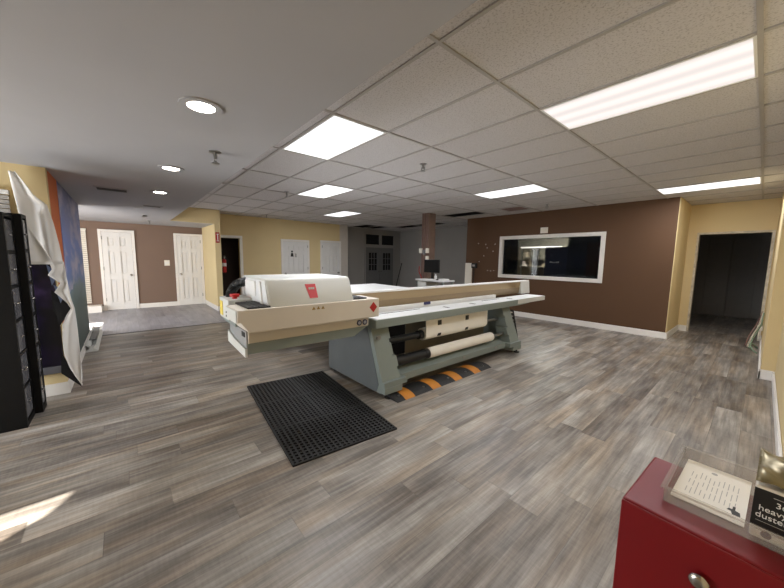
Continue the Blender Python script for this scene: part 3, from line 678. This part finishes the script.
# print head housing
CX = -2.55
MB(PO).prism([(.66, 1.0), (.72, .905), (2.0, .90), (2.0, 1.09), (.64, 1.09), (.63, .985)], 'x', -2.90, CX, .006).build('head_cover', 'cream', P)
MB(PO).box(-2.88, .628, .99, -2.56, .634, 1.085).build('cover_end_plate', 'hood', P)
for z in (1.03, 1.06): MB(PO).cyl((-2.85, .625, z - .02), (-2.85, .632, z - .02), .009, 10).build('screw', 'black', P)
MB(PO).box(-3.24, .75, .782, -2.70, 1.975, .888, .003).build('lower_housing', 'cream', P)
MB(PO).box(-3.2, .78, .885, -2.72, 1.95, .91).build('housing_gap', 'black', P)  # black filler put in as the line of shade under the cover
MB(PO).prism([(.745, .688), (1.80, .688), (1.972, .781), (.745, .781)], 'x', -3.24, -2.708, .003).build('housing_skirt', 'grey_green', P)
MB(PO).box(-3.23, .738, .70, -2.71, .75, .885).build('housing_end_plate', 'plategrey', P)
MB(PO).box(-2.83, .733, .83, -2.75, .739, .87).build('socket', 'black', P)
MB(PO).prism([(-3.24, .81), (-3.24, .70), (-2.69, .672), (-2.69, .745), (-3.02, .765)], 'y', .72, .737).build('end_bracket', 'hood', P)
MB(PO).box(-3.30, .70, .90, -2.88, 1.98, 1.06).build('carriage_base', 'grey_green', P)
# long rail end behind the cover with yellow sticker and stop button
MB(PO).box(-3.36, .685, .93, -3.03, 1.72, 1.118, .008).build('rail_end', 'hood', P)
MB(PO).box(-3.33, .680, .955, -3.23, .687, 1.085).build('warning_strip', 'yellow_sticker', P)
MB(PO).cyl((-3.09, .755, 1.118), (-3.09, .755, 1.135), .022, 14).cyl((-3.09, .755, 1.135), (-3.09, .755, 1.16), .038, 18, .042).build('emergency_stop', 'redplastic', P, True)
# hood: side profile, slightly rounded
prof = [(-3.34, 1.115), (-3.34, 1.29), (-3.31, 1.318), (-2.69, 1.318), (-2.665, 1.308), (-2.65, 1.28), (-2.57, 1.092), (-3.34, 1.092)]
MB(PO).prism(prof, 'y', .895, 1.70, .008).build('hood', 'hood', P, True)
b = MB(PO)
b.prism([(-2.60, 1.10), (-2.67, 1.30), (-3.2, 1.30), (-3.2, 1.10)], 'y', .885, .897).build('hood_end_panel', 'table', P)
MB(PO).prism([(-2.72, 1.10), (-2.76, 1.29), (-2.80, 1.29), (-2.76, 1.10)], 'y', .872, .886).build('hood_strut', 'white', P)
MB(PO).box(-3.18, .872, 1.15, -2.90, .90, 1.285, .006).build('fan_box', 'white', P)
hp = [(-3.20, .97, 1.255), (-3.22, .90, 1.262), (-3.24, .845, 1.25), (-3.26, .80, 1.215), (-3.27, .775, 1.17), (-3.275, .765, 1.125), (-3.275, .765, 1.08)]
pts = []
for i in range(len(hp) - 1):
    for q in range(8): pts.append(Vector(hp[i]).lerp(Vector(hp[i + 1]), q / 8))
MB(PO).tube(pts, .045, 14, [.046 if i % 2 else .040 for i in range(len(pts))]).build('exhaust_hose', 'black', P, True)
# pads on the cover
for y0, y1, xb, xf in ((.72, .90, -2.95, -2.575), (1.715, 1.88, -2.86, -2.60)):
    pd = MB(PO).prism([(y0, xb), (y1, xb), (y1, xf), (y0, xf)], 'z', 1.09, 1.10).bm
    pb = MB(PO); pb.box(xb, y0, 1.09, xf, y1, 1.104, .005)
    for i in range(1, 4): pb.box(xb + .02, y0 + (y1 - y0) * i / 4 - .004, 1.104, xf - .02, y0 + (y1 - y0) * i / 4 + .004, 1.108)
    pb.build('rubber_pad', 'black', P); pd.free()
# stickers
def on_hood(z): return -2.57 - (z - 1.092) * (0.08 / 0.188) + .003
lb = MB(PO)
lb._add([(on_hood(1.262) + .001, 1.225, 1.262), (on_hood(1.262) + .001, 1.325, 1.262), (on_hood(1.14) + .001, 1.328, 1.14), (on_hood(1.14) + .001, 1.25, 1.14),
         (on_hood(1.262) - .004, 1.225, 1.262), (on_hood(1.262) - .004, 1.325, 1.262), (on_hood(1.14) - .004, 1.328, 1.14), (on_hood(1.14) - .004, 1.25, 1.14)],
        [(0, 1, 2, 3), (7, 6, 5, 4), (0, 4, 5, 1), (1, 5, 6, 2), (2, 6, 7, 3), (3, 7, 4, 0)])
lb = lb.build('red_tag', 'redlabel', P)
b = MB(PO)
for i in range(3): b.box(on_hood(1.225) + .0005, 1.252 + i * .019, 1.212, on_hood(1.225) + .005, 1.268 + i * .019, 1.234)
b.build('lettering', 'white', lb)
MB(PO).prism([(1.925, 1.058), (1.972, 1.005), (1.925, .953), (1.878, 1.005)], 'x', CX, CX + .004).build('hazard_diamond', 'redplastic', P)
for y in (1.265, 1.31, 1.355): MB(PO).prism([(y - .016, 1.04), (y + .016, 1.04), (y, 1.066)], 'x', CX, CX + .004).build('warning_triangle', 'ochre', P)
for y in (1.855, 1.925):
    s = MB(PO).cyl((-2.70, y, .825), (-2.696, y, .825), .03, 18).build('round_sticker', 'navy', P)
    MB(PO).cyl((-2.698, y, .825), (-2.694, y, .825), .018, 14).build('sticker_centre', 'blue_white', s)
MB(PO).box(-2.66, 2.05, .62, -2.64, 2.1, .66).build('latch', 'steel', P)

# paper rolls (held by the printer)
o = (-2.80, 3.5, .46)
t = thing('paper_roll', 'upper roll of white paper hanging down in the printer front', 'paper roll', o, 'paper rolls in the printer')
b = MB(o); prof = []
cx, cz, R = -2.80, .53, .080
prof = [(-2.722, .75), (-2.7185, .60)]
for i in range(0, 22): a = .1 - i * 2 * PI / 25; prof.append((cx + R * math.cos(a), cz + R * math.sin(a)))
prof += [(-2.728, .58), (-2.732, .75)]
b.prism(prof, 'y', 2.90, 4.28).build('paper', 'paper', t, True)
MB(o).cyl((-2.80, 2.17, .53), (-2.80, 2.90, .53), .042, 20).cyl((-2.80, 2.83, .53), (-2.80, 2.90, .53), .056, 20).build('core_tube', 'black', t, True)
MB(o).cyl((-2.80, 4.28, .53), (-2.80, 4.78, .53), .024, 16).build('spindle', 'steel', t, True)
for y in (3.12, 3.72):
    MB(o).prism([(-2.7195, .635), (-2.715, .635), (-2.718, .70), (-2.7225, .70)], 'y', y, y + .075).build('registration_mark', 'black', t)
    MB(o).prism([(y, .49), (y + .06, .49), (y + .075, .525), (y + .015, .525)], 'x', -2.726, -2.7165).build('registration_mark', 'black', t)
o = (-2.66, 3.5, .30)
t = thing('paper_roll', 'lower thin roll of white paper above the printer tray', 'paper roll', o, 'paper rolls in the printer')
MB(o).cyl((-2.66, 2.87, .315), (-2.66, 4.30, .315), .068, 28).build('paper', 'paper', t, True)
MB(o).cyl((-2.66, 2.17, .315), (-2.66, 2.87, .315), .06, 24).cyl((-2.66, 2.80, .315), (-2.66, 2.868, .315), .065, 24).build('core_tube', 'black', t, True)
MB(o).cyl((-2.66, 4.30, .315), (-2.66, 4.78, .315), .022, 16).build('spindle', 'steel', t, True)

# speed bump lying under the front edge
o = (-2.49, 2.9, 0)
t = thing('speed_bump', 'black rubber speed bump with yellow stripes lying under the printer front', 'speed bump', o)
def hump(y0, y1, lift):
    pts = [(-2.65, 0), (-2.345, 0)]
    n = 10
    for i in range(n + 1):
        u = i / n; pts.append((-2.345 - .02 - u * .265,   .006 + .032 * math.sin(PI * u) ** .7 + lift))
    return MB(o).prism(pts, 'y', y0, y1)
hump(2.10, 3.86, 0).build('body', 'rubber', t)
for y in (2.22, 2.65, 3.06, 3.46): hump(y, y + .145, .0015).build('stripe', 'yellow_paint', t)
for y in (2.18, 2.56, 3.0, 3.36, 3.75): MB(o).cyl((-2.42, y, .02), (-2.42, y, .037), .014, 12).build('bolt', 'steel', t)

# ------------------------------------------------------------------ rubber mat with holes
o = (-2.85, 1.38, 0)
t = thing('rubber_mat', 'black perforated rubber floor mat lying before the printer housing', 'mat', o, rz=math.radians(-5.6))
LX, LY = .845, .46
b = MB()
nx, ny = 42, 23
px_, py_ = 2 * LX / nx, 2 * LY / ny
for i in range(nx):
    for j in range(ny):
        if i % 14 == 13 or j % 23 == 22: continue
zt, zb = .014, .0015
w = .011
for i in range(nx + 1):
    x = -LX + i * px_; ww = w * (1.5 if i % 14 == 0 else .8); b.box(max(-LX, x - ww), -LY, zb, min(LX, x + ww), LY, zt)
for j in range(ny + 1):
    y = -LY + j * py_; ww = w * (1.3 if j in (0, 23, 12) else .8); b.box(-LX, max(-LY, y - ww), zb, LX, min(LY, y + ww), zt + (.002 if j in (0, 23) else .0005))
ob = b.build('lattice', 'rubber', t)
MB().box(-LX, -LY, 0, LX, LY, .0016).build('backing', 'rubber', t)

# ------------------------------------------------------------------ red cabinet and what stands on it
rz = math.radians(-3)
RC = (-.012, 1.345, 0)
t = thing('red_cabinet', 'glossy red metal drawer cabinet in the corner beside the right wall', 'cabinet', RC, rz=rz)
b = MB(); b.box(-.205, -.178, .0, .195, .18, .75, .008, 3); b.build('body', 'red', t)
for z0, z1 in ((.40, .7445), (.04, .385)):
    d = MB().box(-.2045, -.184, z0, .1945, -.177, z1, .003).build('drawer', 'red', t)
    zc = z0 + (.232 if z0 > .2 else .2)
    MB().cyl((-.012, -.183, zc), (-.012, -.195, zc), .012, 14).ball((-.012, -.199, zc), .022, 1, .4, 1).build('knob', 'chrome', d, True)
# clear tray
TR = (.03, 1.425, .751)
t = thing('clear_tray', 'clear plastic tray lying on top of the red cabinet', 'tray', TR, rz=math.radians(-1))
b = MB(); x0, x1, y0, y1, h = -.165, .155, -.17, .175, .045
b.box(x0, y0, 0, x1, y1, .003)
for xa, xb, ya, yb in ((x0, x0 + .004, y0, y1), (x1 - .004, x1, y0, y1), (x0, x1, y0, y0 + .004), (x0, x1, y1 - .004, y1)): b.box(xa, ya, .003, xb, yb, h)
b.box(x0 - .008, y0 - .008, h, x1 + .008, y0 + .006, h + .004).box(x0 - .008, y1 - .006, h, x1 + .008, y1 + .008, h + .004).box(x0 - .008, y0 + .006, h, x0 + .006, y1 - .006, h + .004).box(x1 - .006, y0 + .006, h, x1 + .008, y1 - .006, h + .004)
b.build('tray', 'clear', t)
PP = (-.037, 1.443, .7555)
t = thing('paper_sheet', 'white leaflet with faint printed lines inside the clear tray', 'paper', PP, rz=math.radians(-2))
MB().box(-.085, -.145, 0, .075, .15, .0025).build('sheet', 'paper', t)
b = MB()
for i in range(11):
    for q in range(3):
        y0 = -.09 + q * .055 + random.uniform(0, .02); b.box(-.06 + i * .011, y0, .0025, -.0583 + i * .011, y0 + random.uniform(.03, .05), .0029)
b.build('lettering', 'ink', t)
MB().cyl((-.01, .105, .0025), (-.01, .105, .0029), .008, 12).build('emblem', 'ink', t)
MB().prism([(.040, -.078), (.047, -.078), (.047, -.060), (.053, -.060), (.053, -.080), (.063, -.084), (.065, -.104), (.048, -.106), (.045, -.09), (.036, -.088)], 'z', .0025, .0035).build('black_mark', 'black', t)
BX = (.122, 1.348, .7555)
t = thing('duster_box', 'black and foil box of heavy dusters in the tray on the red cabinet', 'box', BX, rz=math.radians(-2))
MB().box(-.078, -.075, 0, .072, .085, .150, .004).build('carton', 'cardboard', t)
MB().box(-.0785, -.0765, .034, .0725, -.0745, .142).build('front_print', 'black', t)
MB().cyl((-.048, -.0745, .018), (-.048, -.0765, .018), .010, 14).build('seal', 'conduit', t)
b = MB()
def foil(u, v):
    return (-.079 + .152 * u, -.077 + .163 * v, .1505 + .012 * math.sin(9 * u + 3 * v) * math.sin(7 * v + 2 * u) + .012 + .03 * v)
b.grid(foil, 14, 14).build('foil_wrap', 'olive', t, True, solid=.003)
for body, sz, x, z in (('36', .021, -.040, .105), ('heavy', .022, -.068, .083), ('duster', .022, -.072, .063)):
    text_mesh('lettering', body, sz, 'white', t, (x, -.0772, z), (PI / 2, 0, 0))
MB().box(-.045, -.0775, .128, .03, -.0764, .1295).box(-.07, -.0775, .052, .06, -.0764, .0528).build('fine_print', 'ink', t)

# ------------------------------------------------------------------ wires hanging at the right of the opening
o = (.05, 8.6, 0); t = thing('loose_wires', 'loose pale wires hanging down by the bare edge of the opening', 'wires', o)
for i, (dx, dy) in enumerate(((0, 0), (-.03, .1), (.02, -.1))):
    MB(o).tube([(.075 + dx * .2, 8.9 + dy, .62), (.05 + dx, 8.85 + dy, .4), (-.02 + dx, 8.75 + dy, .18), (-.06 + dx, 8.5 + dy, .012)], .011, 8).build('wire', ['rawjamb', 'conduit', 'dullgreen'][i], t, True)
MB(o).tube([(.06, 8.5, .012), (.0, 8.35, .10), (-.03, 8.2, .12), (.0, 8.05, .05), (.06, 8.0, .012)], .012, 8).build('wire', 'dullgreen', t, True)
MB(o).box(.02, 8.84, .28, .095, 8.90, .37, .006).build('junction_box', 'switch', t)

# ------------------------------------------------------------------ black drawer cabinets, banner, channel
def drawer_cab(x0, x1, yf, ztop, n, label):
    o = ((x0 + x1) / 2, yf - .2, 0); t = thing('drawer_cabinet', label, 'cabinet', o, 'black drawer cabinets')
    b = MB(o); yb = yf - .50
    b.box(x0, yb, 0, x0 + .035, yf, ztop).box(x1 - .035, yb, 0, x1, yf, ztop).box(x0 + .035, yb, 0, x1 - .035, yf, .05).box(x0 + .035, yb, ztop - .03, x1 - .035, yf, ztop).box(x0 + .035, yb, .05, x1 - .035, yb + .02, ztop - .03)
    for i in range(1, n):
        z = .05 + (ztop - .08) * i / n; b.box(x0 + .035, yb + .02, z - .012, x1 - .035, yf, z + .012)
    b.build('body', 'black_cab', t)
    for i in range(n):
        z0 = .05 + (ztop - .08) * i / n + .016; z1 = .05 + (ztop - .08) * (i + 1) / n - .016
        d = MB(o).box(x0 + .039, yf - .42, z0, x1 - .039, yf - .004, z1, .004).build('drawer', 'smoke', t)
        for q in (.42, .58):
            MB(o).ball((x0 + (x1 - x0) * q, yf + .004, z0 + (z1 - z0) * .5), .008).build('knob', 'chrome', d, True)
drawer_cab(-4.312, -4.0, -.715, 1.83, 6, 'tall black drawer cabinet nearest the camera with grey drawers')
drawer_cab(-4.51, -4.318, -.665, 1.85, 6, 'tall black drawer cabinet squeezed between its twin and the galaxy banner')

o = (-4.75, -.70, .25); t = thing('galaxy_banner', 'dark purple galaxy print banner hanging on the wall behind the drawer cabinets', 'banner', o)
MB(o).box(-4.765, -.90, .32, -4.745, -.545, 1.50).build('print', 'galaxy', t)
MB(o).box(-4.775, -.90, .24, -4.735, -.56, .32, .008).build('bottom_bar', 'smoke', t)
# white sheet peeling over the banner
def sh(y, z, x=-4.70): s = x / -4.8; return (y + .02) * s, 1.5 + (z - 1.5) * s
o = (-4.70, -.6, 1.2); t = thing('white_banner', 'white banner sheet draped from the ceiling, peeling off over the galaxy print', 'banner', o)
rows = [(2.29, -.81, -.765), (2.17, -.80, -.70), (2.08, -.79, -.655), (1.99, -.78, -.568), (1.80, -.765, -.534), (1.60, -.745, -.512), (1.395, -.729, -.498)]
def interp(rows, v, c):
    q = v * (len(rows) - 1); i = min(int(q), len(rows) - 2); f = q - i
    return rows[i][c] * (1 - f) + rows[i + 1][c] * f
def upper(u, v):
    z, l, r = interp(rows, v, 0), interp(rows, v, 1), interp(rows, v, 2)
    if v > .45:   # lower left corner folds diagonally forwards
        r = r
    x = -4.70 + .03 * math.sin(u * 7 + v * 3) * (.3 + u) + .05 * u * v
    y, zz = sh(l + (r - l) * u, z)
    return (x, y, zz)
MB(o).grid(upper, 26, 30).build('upper_fold', 'fabric', t, True, solid=.004)
def flap(u, v):
    # folded triangle hanging to a straight bottom edge
    l0, r0 = -.765 + .035 * v, -.762 + .206 * v
    y, zz = sh(l0 + (r0 - l0) * u, 1.86 - .468 * v)
    return (-4.645 + .02 * math.sin(u * 5 + v * 2), y, zz)
MB(o).grid(flap, 12, 12).build('corner_flap', 'fabric', t, True, solid=.004)
rows2 = [(1.42, -.60, -.498), (1.34, -.585, -.49), (1.281, -.618, -.486), (1.195, -.534, -.478), (1.10, -.584, -.470), (.98, -.50, -.458), (.92, -.478, -.45), (.84, -.52, -.448), (.747, -.552, -.446), (.58, -.562, -.442), (.42, -.56, -.44), (.28, -.53, -.437), (.16, -.49, -.437), (.06, -.447, -.4465)]
def lower(u, v):
    z, l, r = interp(rows2, v, 0), interp(rows2, v, 1), interp(rows2, v, 2)
    x = -4.68 + .03 * math.sin(u * 5 + v * 9) * u
    y, zz = sh(l + (r - l) * u, z)
    return (x, y, zz)
MB(o).grid(lower, 16, 52).build('long_strip', 'fabric', t, True, solid=.004)
def tri(a, b_, c, x, m, nm):
    q = MB(o); P3 = [(x,) + sh(*p, x=x) for p in (a, b_, c)]
    q._add(P3, [(0, 1, 2)]); q.build(nm, m, t, solid=.003)
tri((-.625, 1.39), (-.54, 1.30), (-.60, 1.17), -4.715, 'bluefab', 'printed_edge')
tri((-.59, 1.18), (-.50, 1.10), (-.55, .98), -4.715, 'bluefab', 'printed_edge')
tri((-.60, 1.02), (-.462, .92), (-.585, .72), -4.715, 'fabric_back', 'lining')
tri((-.585, .46), (-.45, .03), (-.60, .22), -4.715, 'fabric_back', 'lining')
tri((-.61, 1.13), (-.475, .94), (-.61, .88), -4.725, 'fabric_back', 'lining')
# short white blind behind the sheet
o = (-4.77, -.95, 2.0); t = thing('wall_blind', 'short white slatted blind above the black drawer cabinets', 'blind', o)
MB(o).box(-4.775, -1.5, 2.06, -4.735, -.79, 2.10, .004).build('headrail', 'white', t)
b = MB(o)
for i in range(12): b.box(-4.768, -1.49, 1.55 + i * .042, -4.745, -.795, 1.585 + i * .042)
b.build('slats', 'ink', t)
# white metal channel leaning at the foot of the mural
o = (-7.3, -.44, 0); t = thing('metal_channel', 'white metal channel stand lying on the floor under the mural', 'metal stand', o)
MB(o).prism([(-.53, 0), (-.38, 0), (-.375, .012), (-.43, .05), (-.43, .07), (-.385, .11), (-.395, .12), (-.455, .085), (-.515, .12), (-.525, .11), (-.475, .07), (-.475, .05), (-.535, .012)], 'x', -8.3, -6.62).build('channel', 'hood', t)
MB(o).prism([(-.50, .11), (-.41, .11), (-.42, .118), (-.49, .118)], 'x', -8.2, -7.0).build('dark_insert', 'grey_door', t)

# ------------------------------------------------------------------ light
DAY = (.93, .96, 1.0)  # area lamps below stand in for daylight at the unseen street openings
area('daylight_entrance', (-8.75, YF - .15, 1.2), (PI / 2, 0, 0), 1.2, 2.0, 85, DAY)
area('daylight_vestibule', (-6.4, YF - .15, 1.2), (PI / 2, 0, 0), 2.3, 2.0, 120, DAY)
area('daylight_window', (-3.75, YF - .15, .8), (PI / 2, 0, 0), 1.6, .9, 120, DAY)
area('daylight_low', (-5.5, -2.4, .25), (0, 0, 0), .3, .3, 45, (1, .95, .92)).rotation_euler = Vector((-4.2, 3.0, 1.9)).to_track_quat('-Z', 'Y').to_euler()  # added lamp for sunlit-floor bounce, throws the shadow edge across the alcove ceiling
sun = bpy.data.lights.new('sun', 'SUN'); sun.energy = 26; sun.angle = math.radians(.6); sun.color = (1, .93, .82)
so = bpy.data.objects.new('sun', sun); COL.objects.link(so)
so.rotation_euler = Vector((-.02, 1, -.839)).to_track_quat('-Z', 'Y').to_euler()

w = bpy.data.worlds.new('World'); scene.world = w; w.use_nodes = True
bg = w.node_tree.nodes['Background']; bg.inputs['Color'].default_value = (.75, .85, 1, 1); bg.inputs['Strength'].default_value = 1.0

# ------------------------------------------------------------------ camera
fpx, pitch, roll, yaw = 315.03, .11179418, .0142296629, .864838
Rz = Matrix.Rotation(yaw, 3, 'Z')
fw = Rz @ Vector((0, math.cos(pitch), -math.sin(pitch))); rt = Rz @ Vector((1, 0, 0)); up = rt.cross(fw)
c, s = math.cos(roll), math.sin(roll)
r2 = rt * c + up * s; u2 = up * c - rt * s
cam = bpy.data.cameras.new('camera'); co = bpy.data.objects.new('camera', cam); COL.objects.link(co)
mw = Matrix((r2, u2, -fw)).transposed().to_4x4(); mw.translation = Vector((0, 0, 1.5)); co.matrix_world = mw
cam.sensor_fit = 'HORIZONTAL'; cam.sensor_width = 36; cam.lens = 36 * fpx / 784; cam.clip_start = .02
scene.camera = co

vs = scene.view_settings
vs.view_transform = 'Standard'; vs.look = 'None'; vs.gamma = 1; vs.use_curve_mapping = False; vs.exposure = 0.14
scene.cycles.max_bounces = 10; scene.cycles.diffuse_bounces = 6
scene.cycles.sample_clamp_indirect = 8
